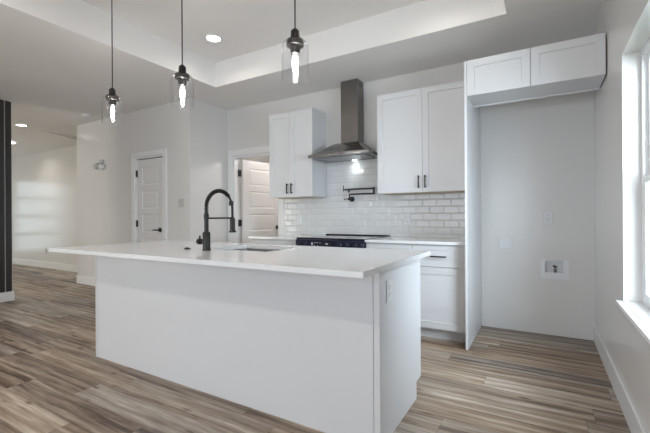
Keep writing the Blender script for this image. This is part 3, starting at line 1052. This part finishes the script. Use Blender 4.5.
bmesh.ops.remove_doubles(lb, verts=lb.verts, dist=1e-5)
obj('liner', lb, 'plate', wb)
vb = LT([(0.012, 0.0), (0.012, 0.03)], (0.095, YB + 0.03, WBX[2] + 0.0006), seg=16)
vl = TB([(0.078, YB + 0.02, 0.655), (0.112, YB + 0.012, 0.645)], [0.008, 0.006], 8)
lathe(vb, [(0.008, 0.03), (0.008, 0.062)], (0.095, YB + 0.03, WBX[2] + 0.0006), seg=12)
v_ = obj('valve', vb, 'steel', wb, smooth=40)
obj('valve_handle', vl, 'black', v_, smooth=40)

# two-part sensor high on the closet wall
sn = thing('wall_sensor', 'small pale two-lobed sensor high on the wall left of the closed door', 'sensor', (-6.25, YPW, 1.975))
obj('mount', B(-6.28, -6.18, YPW - 0.03, YPW - 0.0003, 2.025, 2.085, bev=0.006), 'greyplate', sn)
obj('head', LT([(0.038, 0.0), (0.050, -0.01), (0.050, -0.07), (0.040, -0.08)], (-6.282, YPW - 0.012, 1.98), axis='y'), 'greyplate', sn, smooth=40)
obj('lens', LT([(0.036, 0.0), (0.046, -0.01), (0.046, -0.05), (0.036, -0.06)], (-6.18, YPW - 0.012, 1.965), axis='y'), 'plate', sn, smooth=40)

# smoke detector
tag(obj('smoke_detector', LT([(0.070, -0.0003), (0.070, -0.018), (0.060, -0.032), (0.025, -0.038)], (-6.17, 3.16, ZC), seg=32), 'plate', origin=(-6.17, 3.16, ZC), smooth=40), 'round white smoke detector on the ceiling left of the leftmost pendant lamp', 'smoke detector')


# ------------------------------------------------------------------ recessed ceiling lights
def recessed(label, x, y, z, power, col=(1.0, 0.93, 0.86), r=0.075):
    t = thing('recessed_light', label, 'ceiling light', (x, y, z))
    obj('trim_ring', LT([(r + 0.018, -0.0003), (r + 0.018, -0.004), (r, -0.010), (r - 0.004, -0.004)], (x, y, z), seg=32, cap0=False, cap1=False), 'plate', t, smooth=40)
    obj('diffuser', LT([(r - 0.004, -0.0040), (r - 0.012, -0.005)], (x, y, z), seg=32, cap0=False), 'led', t)
    l = bpy.data.lights.new('recessed_lamp', 'AREA')
    l.shape, l.size, l.energy, l.color = 'DISK', 0.13, power, col
    l.spread = math.radians(150)
    o = bpy.data.objects.new('recessed_lamp', l)
    COL.objects.link(o)
    o.parent = t
    o.location = (0, 0, -0.012)
    return t


recessed('round recessed light in the raised tray ceiling above the island', -3.03, 2.84, ZT, 1.5)
recessed('round recessed light in the tray ceiling, above the fridge side of the island', -0.72, 2.84, ZT, 1.5)
recessed('round recessed light in the tray ceiling, above the near left corner of the island', -3.03, 0.95, ZT, 1.5)
recessed('round recessed light in the tray ceiling, above the floor before the island', -0.72, 0.95, ZT, 1.5)
for q, rx in enumerate((-0.72, -3.03, -5.3)):
    recessed('round recessed light in the flat ceiling in front of the tray, ' + ('window side', 'middle of its row', 'far from the window')[q], rx, -0.75, ZC, 11, (1.0, 0.95, 0.90))
recessed('upper of two round recessed lights beside the dark boarded partition', -7.77, 2.91, ZC, 5)
recessed('lower of two round recessed lights, partly against the dark boarded partition', -9.62, 3.42, 2.722, 5)
ul = bpy.data.lights.new('utility_lamp', 'POINT')
ul.shadow_soft_size, ul.energy, ul.color = 0.12, 21, (1.0, 0.94, 0.92)
uo = bpy.data.objects.new('utility_lamp', ul)
COL.objects.link(uo)
uo.location = (-3.0, 5.0, 2.3)


# ------------------------------------------------------------------ pendants
def pendant(label, x, y, zb):
    t = thing('pendant_lamp', label, 'pendant lamp', (x, y, ZT), 'pendant lamps over the island')
    obj('ceiling_canopy', LT([(0.06, -0.0003), (0.06, -0.012), (0.05, -0.022), (0.012, -0.028)], (x, y, ZT)), 'black', t, smooth=40)
    obj('cord', TB([(x, y, ZT - 0.027), (x, y, zb + 0.285)], 0.0042, 8), 'cord', t, smooth=60)
    obj('socket_cap', LT([(0.012, 0.292), (0.018, 0.286), (0.025, 0.278), (0.026, 0.232), (0.020, 0.228)], (x, y, zb)), 'bronze', t, smooth=40)
    obj('shade_ring', LT([(0.020, 0.232), (0.047, 0.228), (0.050, 0.222), (0.050, 0.196), (0.044, 0.192), (0.020, 0.192)], (x, y, zb)), 'bronze', t, smooth=40)
    s = 0.0022
    prof = [(0.051, 0.222), (0.066, 0.214), (0.075, 0.198), (0.077, 0.17), (0.077, 0.0)]
    inn = [(r - s, h - (s if i < 3 else 0)) for i, (r, h) in enumerate(prof)][::-1]
    inn[0] = (prof[-1][0] - s, 0.0)
    obj('glass_shade', LT(prof + inn, (x, y, zb), cap0=False, cap1=False, seg=40), 'shade', t, smooth=50)
    obj('socket', LT([(0.028, 0.191), (0.028, 0.168), (0.024, 0.150), (0.018, 0.148)], (x, y, zb)), 'bronze', t, smooth=40)
    b = obj('bulb', LT([(0.013, 0.1475), (0.015, 0.135), (0.026, 0.105), (0.031, 0.075), (0.026, 0.050), (0.012, 0.036), (0.003, 0.033)], (x, y, zb)), 'bulbglass', t, smooth=60)
    for k in range(4):
        c_, s_ = math.cos(0.4 + k * math.pi / 2), math.sin(0.4 + k * math.pi / 2)
        obj('filament', TB([(x + 0.006 * c_, y + 0.006 * s_, zb + 0.142), (x + 0.016 * c_, y + 0.016 * s_, zb + 0.11), (x + 0.012 * c_, y + 0.012 * s_, zb + 0.06), (x + 0.003 * c_, y + 0.003 * s_, zb + 0.042)], 0.0028, 6), 'bulb', b, smooth=60)
    l = bpy.data.lights.new('pendant_bulb', 'POINT')
    l.energy, l.color, l.shadow_soft_size = 7.0, (1.0, 0.95, 0.90), 0.009
    o = bpy.data.objects.new('pendant_bulb', l)
    COL.objects.link(o)
    o.parent = t
    o.location = (0, 0, zb + 0.098 - ZT)
    return t


PY = 1.75
pendant('clear glass pendant lamp hanging nearest the range hood', -0.6986 * PY + 0.008, PY, 1.912)
pendant('clear glass pendant lamp hanging in the middle of the three', -1.2496 * PY + 0.012, PY, 1.908)
pendant('clear glass pendant lamp hanging farthest left, near the smoke detector', -1.7292 * PY, PY, 1.900)
